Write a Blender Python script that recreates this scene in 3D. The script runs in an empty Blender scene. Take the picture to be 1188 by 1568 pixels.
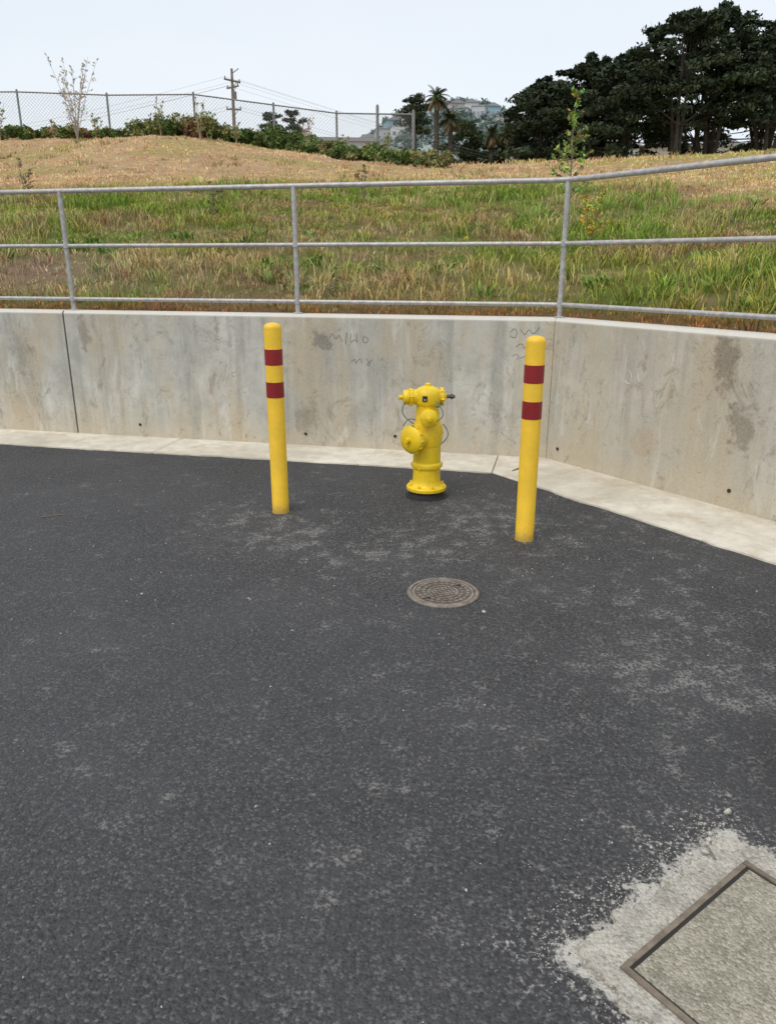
import bpy, math, random
import numpy as np
from mathutils import Vector
random.seed(7); rng=np.random.default_rng(7)
S=bpy.context.scene
S.view_settings.view_transform='Standard'; S.view_settings.look='None'; S.view_settings.exposure=0

# ------------------------------------------------------------ helpers
def new_mat(name):
    m=bpy.data.materials.new(name); m.use_nodes=True
    nt=m.node_tree; nt.nodes.clear()
    out=nt.nodes.new('ShaderNodeOutputMaterial')
    return m,nt,out
class G:
    def __init__(s,nt): s.nt=nt
    def n(s,t,**k):
        nd=s.nt.nodes.new(t)
        for a,b in k.items(): setattr(nd,a,b)
        return nd
    def l(s,a,b): s.nt.links.new(a,b)
    def put(s,sock,v):
        if hasattr(v,'links') or isinstance(v,bpy.types.NodeSocket): s.l(v,sock)
        else: sock.default_value=v
    def math(s,op,a,b=0.0,c=None,clamp=False):
        nd=s.n('ShaderNodeMath',operation=op,use_clamp=clamp)
        s.put(nd.inputs[0],a); s.put(nd.inputs[1],b)
        if c is not None: s.put(nd.inputs[2],c)
        return nd.outputs[0]
    def coord(s): return s.n('ShaderNodeTexCoord').outputs['Object']
    def mapp(s,v,scale=(1,1,1),rot=(0,0,0),loc=(0,0,0)):
        nd=s.n('ShaderNodeMapping'); s.l(v,nd.inputs[0])
        nd.inputs['Scale'].default_value=scale; nd.inputs['Rotation'].default_value=rot; nd.inputs['Location'].default_value=loc
        return nd.outputs[0]
    def noise(s,v,scale,detail=4,rough=.55,dist=0):
        nd=s.n('ShaderNodeTexNoise'); s.l(v,nd.inputs['Vector'])
        nd.inputs['Scale'].default_value=scale; nd.inputs['Detail'].default_value=detail
        nd.inputs['Roughness'].default_value=rough; nd.inputs['Distortion'].default_value=dist
        return nd.outputs[0]
    def voro(s,v,scale,feature='F1',out='Distance'):
        nd=s.n('ShaderNodeTexVoronoi',feature=feature); s.l(v,nd.inputs['Vector']); nd.inputs['Scale'].default_value=scale
        return nd.outputs[out]
    def mr(s,v,a,b,c=0.,d=1.,smooth=False):
        nd=s.n('ShaderNodeMapRange'); nd.clamp=True
        if smooth: nd.interpolation_type='SMOOTHSTEP'
        s.put(nd.inputs[0],v)
        for i,x in enumerate((a,b,c,d)): nd.inputs[i+1].default_value=x
        return nd.outputs[0]
    def mix(s,f,a,b,mode='MIX'):
        nd=s.n('ShaderNodeMix',data_type='RGBA',blend_type=mode)
        s.put(nd.inputs[0],f)
        for i,x in ((6,a),(7,b)):
            if isinstance(x,tuple): x=(*x[:3],1)
            s.put(nd.inputs[i],x)
        return nd.outputs[2]
    def bump(s,h,strength=.5,dist=.01,prev=None):
        nd=s.n('ShaderNodeBump'); s.put(nd.inputs['Height'],h)
        nd.inputs['Strength'].default_value=strength; nd.inputs['Distance'].default_value=dist
        if prev is not None: s.l(prev,nd.inputs['Normal'])
        return nd.outputs[0]
    def bsdf(s,out,col,rough=.8,metal=0.,normal=None,spec=.5):
        nd=s.n('ShaderNodeBsdfPrincipled')
        if isinstance(col,tuple): col=(*col[:3],1)
        s.put(nd.inputs['Base Color'],col); s.put(nd.inputs['Roughness'],rough); s.put(nd.inputs['Metallic'],metal)
        nd.inputs['Specular IOR Level'].default_value=spec
        if normal is not None: s.l(normal,nd.inputs['Normal'])
        s.l(nd.outputs[0],out.inputs[0]); return nd

def simple(name,col,rough=.6,metal=0.,var=.15,scale=8.,bump=.15,bd=.003,spec=.5):
    m,nt,out=new_mat(name); g=G(nt); c=g.coord()
    n=g.noise(c,scale,4,.6)
    a=tuple(x*(1-var) for x in col); b=tuple(min(1,x*(1+var)) for x in col)
    cc=g.mix(g.mr(n,.3,.7),a,b)
    nm=g.bump(g.noise(c,scale*12,2),bump,bd)
    g.bsdf(out,cc,rough,metal,nm,spec); return m

def leaf_mat(name,trans=0.):
    m,nt,out=new_mat(name); g=G(nt)
    at=g.n('ShaderNodeAttribute',attribute_name='Col')
    d=g.n('ShaderNodeBsdfDiffuse'); g.l(at.outputs['Color'],d.inputs[0])
    g.l(d.outputs[0],out.inputs[0])
    return m

def np_mesh(name,V,F,C,mats,mat_idx=None,smooth=False,parent=None):
    """V (n,3), F (m,k) uniform polygons, C (n,3) colours"""
    me=bpy.data.meshes.new(name); V=np.asarray(V,dtype=np.float32); F=np.asarray(F,dtype=np.int32)
    me.vertices.add(len(V)); me.vertices.foreach_set('co',V.ravel())
    k=F.shape[1]; me.loops.add(F.size); me.loops.foreach_set('vertex_index',F.ravel())
    me.polygons.add(len(F)); me.polygons.foreach_set('loop_start',np.arange(0,F.size,k,dtype=np.int32))
    me.polygons.foreach_set('loop_total',np.full(len(F),k,dtype=np.int32))
    if smooth: me.polygons.foreach_set('use_smooth',np.ones(len(F),dtype=bool))
    if C is not None:
        a=me.color_attributes.new('Col','FLOAT_COLOR','POINT')
        cc=np.ones((len(V),4),dtype=np.float32); cc[:,:3]=C; a.data.foreach_set('color',cc.ravel())
    for m in mats: me.materials.append(m)
    if mat_idx is not None: me.polygons.foreach_set('material_index',np.asarray(mat_idx,dtype=np.int32))
    me.update(calc_edges=True); me.validate()
    o=bpy.data.objects.new(name,me); S.collection.objects.link(o)
    if parent: o.parent=parent
    return o

class MB:
    def __init__(s): s.v=[]; s.f=[]; s.m=[]
    def add(s,vs,fs,mi=0):
        b=len(s.v); s.v+= [tuple(x) for x in vs]; s.f+=[tuple(b+i for i in f) for f in fs]; s.m+=[mi]*len(fs)
    def box(s,c,size,mi=0,rot=0.,ax=None):
        hx,hy,hz=[x/2 for x in size]; vs=[]
        cr,sr=math.cos(rot),math.sin(rot)
        for z in (-hz,hz):
            for x,y in ((-hx,-hy),(hx,-hy),(hx,hy),(-hx,hy)):
                vs.append((c[0]+x*cr-y*sr,c[1]+x*sr+y*cr,c[2]+z))
        s.add(vs,[(3,2,1,0),(4,5,6,7),(0,1,5,4),(1,2,6,5),(2,3,7,6),(3,0,4,7)],mi)
    def lathe(s,prof,o,axis=(0,0,1),segs=32,mi=0,phase=0.):
        a=Vector(axis).normalized(); t=Vector((0,0,1)) if abs(a.z)<.9 else Vector((1,0,0))
        u=a.cross(t).normalized(); w=a.cross(u); o=Vector(o); vs=[]; fs=[]
        for r,h in prof:
            for i in range(segs):
                th=2*math.pi*i/segs+phase; vs.append(o+a*h+(u*math.cos(th)+w*math.sin(th))*max(r,1e-5))
        for j in range(len(prof)-1):
            for i in range(segs):
                k=(i+1)%segs; fs.append((j*segs+i,(j+1)*segs+i,(j+1)*segs+k,j*segs+k))
        n=len(prof)
        fs.append(tuple(range(segs))); fs.append(tuple((n-1)*segs+i for i in reversed(range(segs))))
        s.add(vs,fs,mi)
    def tube(s,pts,rad,segs=8,mi=0,cap=True):
        pts=[Vector(p) for p in pts]; n=len(pts)
        if not hasattr(rad,'__len__'): rad=[rad]*n
        vs=[];fs=[]; ref=None
        for i,p in enumerate(pts):
            d=(pts[min(i+1,n-1)]-pts[max(i-1,0)]).normalized()
            if ref is None: ref=Vector((0,0,1)) if abs(d.z)<.9 else Vector((1,0,0))
            u=d.cross(ref).normalized(); w=d.cross(u)
            for k in range(segs):
                th=2*math.pi*k/segs; vs.append(p+(u*math.cos(th)+w*math.sin(th))*rad[i])
        for j in range(n-1):
            for i in range(segs):
                k=(i+1)%segs; fs.append((j*segs+i,j*segs+k,(j+1)*segs+k,(j+1)*segs+i))
        if cap: fs.append(tuple(reversed(range(segs)))); fs.append(tuple((n-1)*segs+i for i in range(segs)))
        s.add(vs,fs,mi)
    def obj(s,name,mats,smooth=None,parent=None,bevel=None):
        me=bpy.data.meshes.new(name); me.from_pydata(s.v,[],s.f)
        for m in mats: me.materials.append(m)
        me.polygons.foreach_set('material_index',s.m)
        me.update()
        import bmesh
        bm=bmesh.new(); bm.from_mesh(me); bmesh.ops.recalc_face_normals(bm,faces=bm.faces); bm.to_mesh(me); bm.free()
        if smooth is not None:
            me.polygons.foreach_set('use_smooth',[True]*len(me.polygons)); me.set_sharp_from_angle(angle=math.radians(smooth))
        o=bpy.data.objects.new(name,me); S.collection.objects.link(o)
        if parent: o.parent=parent
        return o

def _h(ix,iy,seed):
    v=np.sin(ix*127.1+iy*311.7+seed*74.7)*43758.5453
    return v-np.floor(v)
def vnoise(x,y,seed=0):
    x=np.asarray(x,float); y=np.asarray(y,float)
    ix=np.floor(x); iy=np.floor(y); fx=x-ix; fy=y-iy
    fx=fx*fx*(3-2*fx); fy=fy*fy*(3-2*fy)
    a=_h(ix,iy,seed); b=_h(ix+1,iy,seed); c=_h(ix,iy+1,seed); d=_h(ix+1,iy+1,seed)
    return (a*(1-fx)+b*fx)*(1-fy)+(c*(1-fx)+d*fx)*fy
def fbm(x,y,seed=0,o=4):
    x=np.asarray(x,float); y=np.asarray(y,float)
    s=0; a=.5; t=0
    for i in range(o):
        s=s+a*vnoise(x,y,seed+i*13); t+=a; a*=.5; x=x*2.03; y=y*2.03
    return s/t
def sstep(x,a,b):
    t=np.clip((np.asarray(x,float)-a)/(b-a),0,1); return t*t*(3-2*t)

# ------------------------------------------------------------ layout (metres)
CX,CY=1.381,6.462                       # wall corner
tL=np.array([1,-.227]); tL/=np.linalg.norm(tL); nL=np.array([-tL[1],tL[0]])
tR=np.array([.566,-.824]); tR/=np.linalg.norm(tR); nR=np.array([-tR[1],tR[0]])
WALL_H=1.20
def dist_wall(X,Y):
    vx=np.asarray(X,float)-CX; vy=np.asarray(Y,float)-CY
    a=vx*tL[0]+vy*tL[1]; b=vx*tR[0]+vy*tR[1]
    dl=vx*nL[0]+vy*nL[1]; dr=vx*nR[0]+vy*nR[1]
    return np.where(a<=0,dl,np.where(b>=0,dr,np.hypot(vx,vy)*np.where(dl>0,1,-1)))
def hill(X,Y,d=None):
    X=np.asarray(X,float); Y=np.asarray(Y,float)
    if d is None: d=dist_wall(X,Y)
    b=sstep(X,-8,2)
    s=.243*(1-b)+.198*b; dc=20*(1-b)+17.5*b; s2=.02*(1-b)+.062*b
    p=s*d; q=s*dc+s2*(np.minimum(d,95)-dc)
    k=.22; z=-k*np.logaddexp(-p/k,-q/k)
    z=1.13+z
    z=z+(.16*(fbm(X*.7,Y*.7,3)-.5))*np.clip(d/1.5,0,1)+(.5*(fbm(X*.13,Y*.13,9,2)-.5))*np.clip(d/8,0,1)
    return z
def slope_col(X,Y,d):
    X=np.asarray(X,float);Y=np.asarray(Y,float)
    bnd=7.2+2.3*np.exp(-((X-.8)/3.2)**2)-2.6*sstep(X,3.0,6.5)+4.2*(fbm(X*.45,Y*.45,21)-.5)
    dry=sstep(d-bnd,-1.2,1.2)
    n1=fbm(X*.8,Y*1.6,31); n2=fbm(X*2.3,Y*2.8,41); n3=fbm(X*.35,Y*.5,51)
    green=np.array([.225,.325,.058]); olive=np.array([.36,.37,.085]); straw=np.array([.70,.53,.27]); tan=np.array([.88,.60,.34]); brown=np.array([.42,.27,.155])
    w=sstep(n1,.38,.60)[:,None]; c=green*(1-w)+olive*w
    w=(sstep(n2+.6*(n3-.5),.47,.63)*.72)[:,None]; c=c*(1-w)+straw*.85*w
    w=sstep(fbm(X*.7+7,Y*1.5,77),.52,.65)[:,None]*.66; c=c*(1-w)+brown*w
    w=sstep(fbm(X*1.1+3,Y*1.9,79),.55,.68)[:,None]*.7; c=c*(1-w)+green*1.05*w
    w=(np.exp(-((X+4.2)/1.9)**2-((d-1.6)/.8)**2)*.75)[:,None]; c=c*(1-w)+np.array([.60,.42,.30])*w
    n4=fbm(X*.6,Y*2.4,91)
    u=tan*(.58+.45*n2+.35*n4)[:,None]
    w=(sstep(n4,.52,.68)*.45)[:,None]; u=u*(1-w)+np.array([.56,.35,.21])*w
    w=(sstep(fbm(X*.5,Y*.9,61),.50,.66)*.40+.40*sstep(X,4,9)*sstep(d,9,15))[:,None]; u=u*(1-w)+olive*1.35*w
    w=(sstep(fbm(X*.8,Y*1.5,66),.54,.66)*.75*sstep(X,2,5)*sstep(-d,-13,-7))[:,None]; u=u*(1-w)+brown*.8*w
    w=(sstep(fbm(X*.6,Y*1.2,68),.52,.64)*.6*sstep(X,2,5)*sstep(-d,-13,-7))[:,None]; u=u*(1-w)+green*1.2*w
    c=c*(1-dry[:,None])+u*dry[:,None]
    e=(1-sstep(d,.15,.75+.5*(n2-.5)))[:,None]; c=c*(1-e)+np.array([.36,.17,.075])*e
    return c,dry

# ------------------------------------------------------------ materials
PA=np.array([.595,1.400]); pe=np.array([.799,.601]); pn=np.array([-.601,.799])
m_asph,nt,out=new_mat('asphalt'); g=G(nt); c=g.coord()
sep=g.n('ShaderNodeSeparateXYZ'); g.l(c,sep.inputs[0]); X_,Y_=sep.outputs[0],sep.outputs[1]
def ell(cx,cy,rx,ry,inner=0.):
    a=g.math('DIVIDE',g.math('SUBTRACT',X_,cx),rx); b=g.math('DIVIDE',g.math('SUBTRACT',Y_,cy),ry)
    q=g.math('ADD',g.math('MULTIPLY',a,a),g.math('MULTIPLY',b,b)); return g.mr(g.math('SQRT',q),1.,inner,0.,1.,True)
vn=g.n('ShaderNodeTexVoronoi'); g.l(c,vn.inputs['Vector']); vn.inputs['Scale'].default_value=125
agg=vn.outputs['Distance']
r_=g.n('ShaderNodeSeparateColor'); g.l(vn.outputs['Color'],r_.inputs[0])
gran=g.noise(c,60,3,.75); broad=g.noise(c,1.15,3,.6,.3); clus=g.noise(c,7.5,4,.75)
base=g.mix(g.mr(gran,.36,.66),(.019,.019,.0205),(.072,.0725,.076))
base=g.mix(g.mr(r_.outputs[0],.74,1.0,0,.65),base,(.17,.168,.16))
base=g.mix(g.mr(r_.outputs[1],.70,1.0,0,.7),base,(.010,.010,.011))
base=g.mix(g.mr(broad,.36,.64,0,.38),base,(.076,.076,.080))
zone=g.math('MAXIMUM',ell(.1,4.55,3.0,1.35),g.math('MULTIPLY',ell(1.5,2.9,2.4,2.2),.66))
zone=g.math('MAXIMUM',zone,g.math('MULTIPLY',ell(.3,1.9,1.3,1.7),.42))
th=g.math('ADD',g.math('MULTIPLY',clus,.70),g.math('MULTIPLY',broad,.30))
dm=g.mr(g.math('ADD',th,g.math('MULTIPLY',zone,.105)),.555,.70,0,1,True)
sp_=g.mr(g.math('ADD',gran,g.math('MULTIPLY',dm,.06)),.50,.59)
dm=g.math('MULTIPLY',dm,g.math('ADD',g.math('MULTIPLY',sp_,.80),.06))
base=g.mix(g.math('MULTIPLY',dm,.80),base,(.26,.253,.236))
pe_=g.math('ADD',g.math('MULTIPLY',g.math('SUBTRACT',X_,float(PA[0])),.799),g.math('MULTIPLY',g.math('SUBTRACT',Y_,float(PA[1])),.601))
pn_=g.math('ADD',g.math('MULTIPLY',g.math('SUBTRACT',X_,float(PA[0])),-.601),g.math('MULTIPLY',g.math('SUBTRACT',Y_,float(PA[1])),.799))
sd=g.math('MAXIMUM',g.math('SUBTRACT',g.math('ABSOLUTE',g.math('SUBTRACT',pe_,.28)),.36),g.math('SUBTRACT',g.math('ABSOLUTE',g.math('SUBTRACT',pn_,-.43)),.565))
hal=g.mr(g.math('ADD',sd,g.math('MULTIPLY',g.math('SUBTRACT',clus,.5),-.22)),-.01,.045,1,0,True)
hal2=g.mr(g.math('ADD',sd,g.math('MULTIPLY',g.math('SUBTRACT',clus,.5),-.5)),.0,.17,1,0,True)
hal=g.math('MULTIPLY',hal,g.mr(g.math('ADD',gran,g.math('MULTIPLY',hal,.22)),.50,.64,.08,1))
hal2=g.math('MULTIPLY',hal2,g.mr(gran,.55,.62,0,.8))
hal=g.math('MAXIMUM',hal,hal2)
base=g.mix(g.math('MULTIPLY',hal,.9),base,(.54,.52,.47))
painted_shade=g.math('MULTIPLY',ell(1.85,2.15,.95,.6,.2),.8)  # soft shadow at the right, painted into the asphalt colour
base=g.mix(painted_shade,base,(.012,.012,.014))
ht=g.math('ADD',g.math('MULTIPLY',agg,-.9),g.math('MULTIPLY',gran,1.8))
nm=g.bump(ht,.9,.0055)
g.bsdf(out,base,g.mr(gran,.3,.7,.60,.85),0,nm,.45)

def concrete(name,lo,hi,streak=True,warm=(.45,.37,.24),marks=()):
    m,nt,out=new_mat(name); g=G(nt); c=g.coord()
    n1=g.noise(c,1.1,4,.65,.5); n2=g.noise(c,7,4,.68); n3=g.noise(c,60,3,.6)
    col=g.mix(g.mr(n1,.36,.62),lo,hi)
    col=g.mix(g.mr(n2,.42,.72,0,.5),col,tuple(x*.68 for x in lo))
    pit=g.voro(c,38); pm=g.mr(pit,.06,.11,1,0)
    pmask=g.math('MULTIPLY',pm,g.mr(n1,.5,.6))
    if not streak:
        dn=g.noise(c,2.6,5,.72,.4); col=g.mix(g.mr(dn,.50,.68,0,.55),col,(.40,.31,.19))
    if streak:
        st=g.noise(g.mapp(c,(3.6,3.6,.28)),1.7,5,.7)
        col=g.mix(g.mr(st,.47,.62,0,.6),col,tuple(x*.62 for x in lo))
        st2=g.noise(g.mapp(c,(1.6,1.6,.5),loc=(5,2,0)),1.3,4,.68)
        col=g.mix(g.mr(st2,.44,.64,0,.78),col,warm)
        sp=g.n('ShaderNodeSeparateXYZ'); g.l(c,sp.inputs[0])
        low=g.mr(g.math('ADD',sp.outputs[2],g.math('MULTIPLY',n2,.5)),.62,.15,0,.65,True)
        col=g.mix(low,col,(.49,.41,.285))
        # right wing is warmer / dirtier
        rw=g.mr(sp.outputs[0],1.35,1.45,0,.38); col=g.mix(rw,col,(.42,.36,.25))
        lt=g.noise(g.mapp(c,(2.5,2.5,.6),loc=(1,9,3)),2.0,4,.7,.6)
        col=g.mix(g.mr(lt,.56,.68,0,.5),col,(.64,.63,.58))
        sm=g.noise(g.mapp(c,(1.5,1.5,1.0),loc=(3.3,1.7,.4)),2.8,6,.80,1.4)
        col=g.mix(g.mr(sm,.555,.66,0,.62),col,(.20,.155,.10))
        sn=g.noise(g.mapp(c,(1,1,1.0),loc=(9,4,6)),14,4,.8,.8)
        col=g.mix(g.math('MULTIPLY',g.mr(sn,.60,.68),g.mr(n1,.46,.58,0,.6)),col,(.17,.14,.10))
        ed=g.math('ABSOLUTE',g.math('SUBTRACT',g.noise(g.mapp(c,(1,1,.7),loc=(7,7,7)),2.2,4,.6,.8),.5))
        col=g.mix(g.math('MULTIPLY',g.mr(ed,.0,.010,1,0),g.mr(n1,.50,.60,0,.5)),col,(.20,.17,.12))
        for px,py,pz,sx,sz,am,mc in marks:
            vs=g.n('ShaderNodeVectorMath',operation='SUBTRACT'); g.l(c,vs.inputs[0]); vs.inputs[1].default_value=(px,py,pz)
            vm=g.n('ShaderNodeVectorMath',operation='MULTIPLY'); g.l(vs.outputs[0],vm.inputs[0]); vm.inputs[1].default_value=(1/sx,1/sx,1/sz)
            ln=g.n('ShaderNodeVectorMath',operation='LENGTH'); g.l(vm.outputs[0],ln.inputs[0])
            q=g.math('ADD',ln.outputs['Value'],g.math('MULTIPLY',g.math('SUBTRACT',n2,.5),5.0))
            col=g.mix(g.mr(q,1.25,.3,0,am,True),col,mc)
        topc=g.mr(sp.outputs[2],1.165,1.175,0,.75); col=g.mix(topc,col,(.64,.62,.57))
    col=g.mix(g.math('MULTIPLY',pmask,.5),col,(.16,.15,.13))
    col=g.mix(g.mr(n3,.3,.7,0,.22),col,(.66,.64,.58))
    nm=g.bump(g.math('ADD',g.math('MULTIPLY',n3,.5),g.math('ADD',n2,g.math('MULTIPLY',pmask,-1.0))),.5,.006)
    g.bsdf(out,col,.88,0,nm,.3); return m
dk=(.17,.13,.085); gy=(.17,.16,.13)
m_wall=concrete('wall_concrete',(.385,.385,.345),(.57,.56,.50),marks=[(-.607,6.91,.97,.12,.11,.85,gy),(2.278,5.16,.98,.11,.22,.8,dk),(2.386,5.0,.61,.11,.18,.7,dk),(-.77,6.95,.24,.13,.13,.5,dk),(1.93,5.66,.35,.14,.14,.4,(.36,.25,.13)),(-2.9,7.43,1.0,.06,.14,.6,dk),(-3.6,7.6,.8,.10,.24,.5,gy)])
m_gut=concrete('gutter_concrete',(.52,.475,.385),(.76,.72,.62),False)
m_dark=simple('dark_gap',(.03,.028,.025),.95)
m_galv=simple('galvanised_steel',(.42,.41,.395),.5,.35,.25,25,.1,.001)
m_rust=simple('weathered_link_steel',(.24,.245,.245),.6,.4)
def cement(name,a,b,stone,vs,bmp):
    m,nt,out=new_mat(name); g=G(nt); c=g.coord()
    n=g.noise(c,14,5,.7); n2=g.noise(c,90,4,.7); vn=g.n('ShaderNodeTexVoronoi'); g.l(c,vn.inputs['Vector']); vn.inputs['Scale'].default_value=vs
    sc=g.n('ShaderNodeSeparateColor'); g.l(vn.outputs['Color'],sc.inputs[0])
    cc=g.mix(g.mr(n,.36,.64),a,b); cc=g.mix(g.mr(sc.outputs[0],.45,1,0,.6),cc,stone)
    cc=g.mix(g.mr(n2,.52,.66,0,.55),cc,tuple(x*.5 for x in a))
    nm=g.bump(g.math('ADD',g.math('MULTIPLY',vn.outputs[0],-1.2),g.math('ADD',n,n2)),bmp,.008)
    g.bsdf(out,cc,.92,0,nm,.25); return m
m_pad=cement('rough_cement',(.30,.28,.24),(.54,.51,.44),(.56,.53,.47),95,.8)
m_lid=cement('aggregate_lid_concrete',(.25,.235,.18),(.39,.36,.28),(.54,.51,.42),120,.8)

def paint(name,col,dirt=(.16,.12,.05),amt=.35,rough=.42):
    m,nt,out=new_mat(name); g=G(nt); c=g.coord()
    n=g.noise(c,6,6,.65); n2=g.noise(c,45,5,.7); n3=g.noise(g.mapp(c,(9,9,1.2)),2,4,.6)
    cc=g.mix(g.mr(n,.35,.7),col,tuple(x*.82 for x in col))
    cc=g.mix(g.mr(n2,.58,.72,0,amt),cc,dirt)
    cc=g.mix(g.mr(n3,.52,.72,0,amt*.8),cc,tuple(x*.58 for x in col))
    sp=g.n('ShaderNodeSeparateXYZ'); g.l(c,sp.inputs[0])
    low=g.mr(g.math('ADD',sp.outputs[2],g.math('MULTIPLY',g.math('SUBTRACT',n2,.5),.12)),.085,.0,0,.6,True)
    cc=g.mix(low,cc,dirt)
    nm=g.bump(g.math('ADD',n2,g.noise(c,14,3)),.22,.004)
    g.bsdf(out,cc,g.mr(n2,.3,.7,rough-.06,rough+.16),0,nm,.5); return m
m_yel=paint('bollard_yellow_paint',(.86,.54,.026),amt=.22)
m_hyd=paint('hydrant_yellow_enamel',(.86,.60,.014),dirt=(.25,.16,.03),amt=.45,rough=.36)
m_red=paint('reflective_red_tape',(.27,.012,.014),dirt=(.2,.03,.03),amt=.3,rough=.4)
m_blk=simple('black_coating',(.015,.015,.016),.7)
m_steel=simple('tarnished_bronze',(.12,.10,.085),.45,.7)
m_teal=simple('coated_cable',(.045,.12,.13),.5)
m_bark=simple('bark',(.060,.050,.042),.95,0,.4,3,.8,.05)
m_wood=simple('pole_wood',(.18,.155,.135),.9,0,.25,4,.3,.01)
m_leaf=leaf_mat('foliage'); m_grass=leaf_mat('grass_blades')

# ------------------------------------------------------------ ground sheets
mb=MB(); mb.add([(-1800,-1800,-.3),(1800,-1800,-.3),(1800,2500,-.3),(-1800,2500,-.3)],[(0,1,2,3)])
m_dirt=simple('earth',(.22,.19,.11),.95,0,.3,.3,.3,.05)
mb.obj('ground',[m_dirt])
off=.08
def P(base,t,n,s,d): return (base[0]+t[0]*s+n[0]*d, base[1]+t[1]*s+n[1]*d)
C0=(CX,CY)
mb=MB()
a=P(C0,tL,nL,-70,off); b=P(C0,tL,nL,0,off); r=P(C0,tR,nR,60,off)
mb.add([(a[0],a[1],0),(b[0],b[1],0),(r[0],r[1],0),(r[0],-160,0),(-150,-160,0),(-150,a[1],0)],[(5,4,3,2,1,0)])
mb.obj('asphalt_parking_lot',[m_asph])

cols=[]
for s in np.concatenate([-np.geomspace(260,18,14),-np.arange(17.6,.05,-.35)]): cols.append((CX+tL[0]*s,CY+tL[1]*s,nL[0],nL[1]))
a0=math.atan2(nL[1],nL[0]); a1=math.atan2(nR[1],nR[0])
for k in range(41):
    a_=a0+(a1-a0)*k/40; cols.append((CX,CY,math.cos(a_),math.sin(a_)))
for s in np.concatenate([np.arange(.35,12,.35),np.geomspace(12.5,200,12)]): cols.append((CX+tR[0]*s,CY+tR[1]*s,nR[0],nR[1]))
rows=np.concatenate([np.arange(.12,24,.22),np.geomspace(24.5,1600,45)])
cols=np.array(cols); nc=len(cols); nr=len(rows)
XX=cols[None,:,0]+rows[:,None]*cols[None,:,2]; YY=cols[None,:,1]+rows[:,None]*cols[None,:,3]; DD=np.repeat(rows[:,None],nc,1)
X1,Y1,D1=XX.ravel(),YY.ravel(),DD.ravel(); Z1=hill(X1,Y1,D1)
C1,dry1=slope_col(X1,Y1,D1); C1=C1*(.48+.24*dry1)[:,None]
idx=np.arange(nr*nc).reshape(nr,nc)
F1=np.stack([idx[:-1,:-1],idx[:-1,1:],idx[1:,1:],idx[1:,:-1]],-1).reshape(-1,4)[:,::-1]
m_ter,nt,out=new_mat('hillside_soil_and_thatch'); g=G(nt); c=g.coord()
at=g.n('ShaderNodeAttribute',attribute_name='Col'); n=g.noise(c,9,4,.7); n2=g.noise(c,40,3,.7)
cc=g.mix(g.mr(n,.35,.7,0,.5),at.outputs['Color'],(.15,.12,.06)); cc=g.mix(g.mr(n2,.5,.7,0,.3),cc,(.46,.38,.21))
g.bsdf(out,cc,.95,0,g.bump(g.math('ADD',n,n2),.9,.06),.1)
np_mesh('grassy_hillside',np.stack([X1,Y1,Z1],1),F1,C1,[m_ter],smooth=True)

# concrete gutter apron along the wall
mb=MB(); gl=.57; gr=.70
def inter(p,t,q,u):
    M=np.array([[t[0],-u[0]],[t[1],-u[1]]]); s=np.linalg.solve(M,np.array([q[0]-p[0],q[1]-p[1]])); return (p[0]+t[0]*s[0],p[1]+t[1]*s[0])
I=inter(P(C0,tL,nL,0,-gl),tL,P(C0,tR,nR,0,-gr),tR)
def slab(mb,poly,z0,z1,mi=0,ch=.006):
    n=len(poly); cx=sum(p[0] for p in poly)/n; cy=sum(p[1] for p in poly)/n
    vs=[(x,y,z0) for x,y in poly]+[(x,y,z1-ch) for x,y in poly]
    ins=[]
    for x,y in poly:
        L=math.hypot(x-cx,y-cy); ins.append((x-(x-cx)/L*ch,y-(y-cy)/L*ch,z1))
    vs+=ins; fs=[]
    for i in range(n):
        k=(i+1)%n; fs.append((i,k,n+k,n+i)); fs.append((n+i,n+k,2*n+k,2*n+i))
    fs.append(tuple(2*n+i for i in range(n))); mb.add(vs,fs,mi)
def edgeL(s,d): return P(C0,tL,nL,s,d)
def edgeR(s,d): return P(C0,tR,nR,s,d)
Is=(I[0]-CX)*tL[0]+(I[1]-CY)*tL[1]
jl=[Is]+[Is-3.05*i for i in range(1,20)]
def wob(s): return .026*(float(fbm([s*3.1],[0.3],17)[0])-.5)*2+.014*(float(fbm([s*14],[2.3],19)[0])-.5)*2
for i in range(len(jl)-1):
    s0,s1=jl[i]-.003,jl[i+1]+.003
    pts=[edgeL(s0,.02),edgeL(s1,.02)]
    nn=60 if i<4 else 8; pts+=[edgeL(s1+(s0-s1)*k/nn,-gl+(wob(s1+(s0-s1)*k/nn) if 0<k<nn else 0)) for k in range(nn+1)]
    slab(mb,pts,-.02,.012)
IsR=(I[0]-CX)*tR[0]+(I[1]-CY)*tR[1]
slab(mb,[edgeL(Is+.003,.02),(I[0]+.003,I[1]),edgeR(max(IsR,0)+.35,-gr),edgeR(max(IsR,0)+.35,.02),(CX+.01,CY+.02)],-.02,.012)
jr=[max(IsR,0)+.350]+[max(IsR,0)+.358+3.05*i for i in range(1,12)]
for i in range(len(jr)-1):
    s0,s1=jr[i],jr[i+1]-.006
    nn=60; pts=[edgeR(s0,.02),edgeR(s1,.02)][::-1]+[edgeR(s0+(s1-s0)*k/nn,-gr+(wob(40+s0+(s1-s0)*k/nn) if 0<k<nn else 0)) for k in range(nn+1)]
    slab(mb,pts,-.02,.012)
mb.obj('concrete_gutter',[m_gut])

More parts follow.
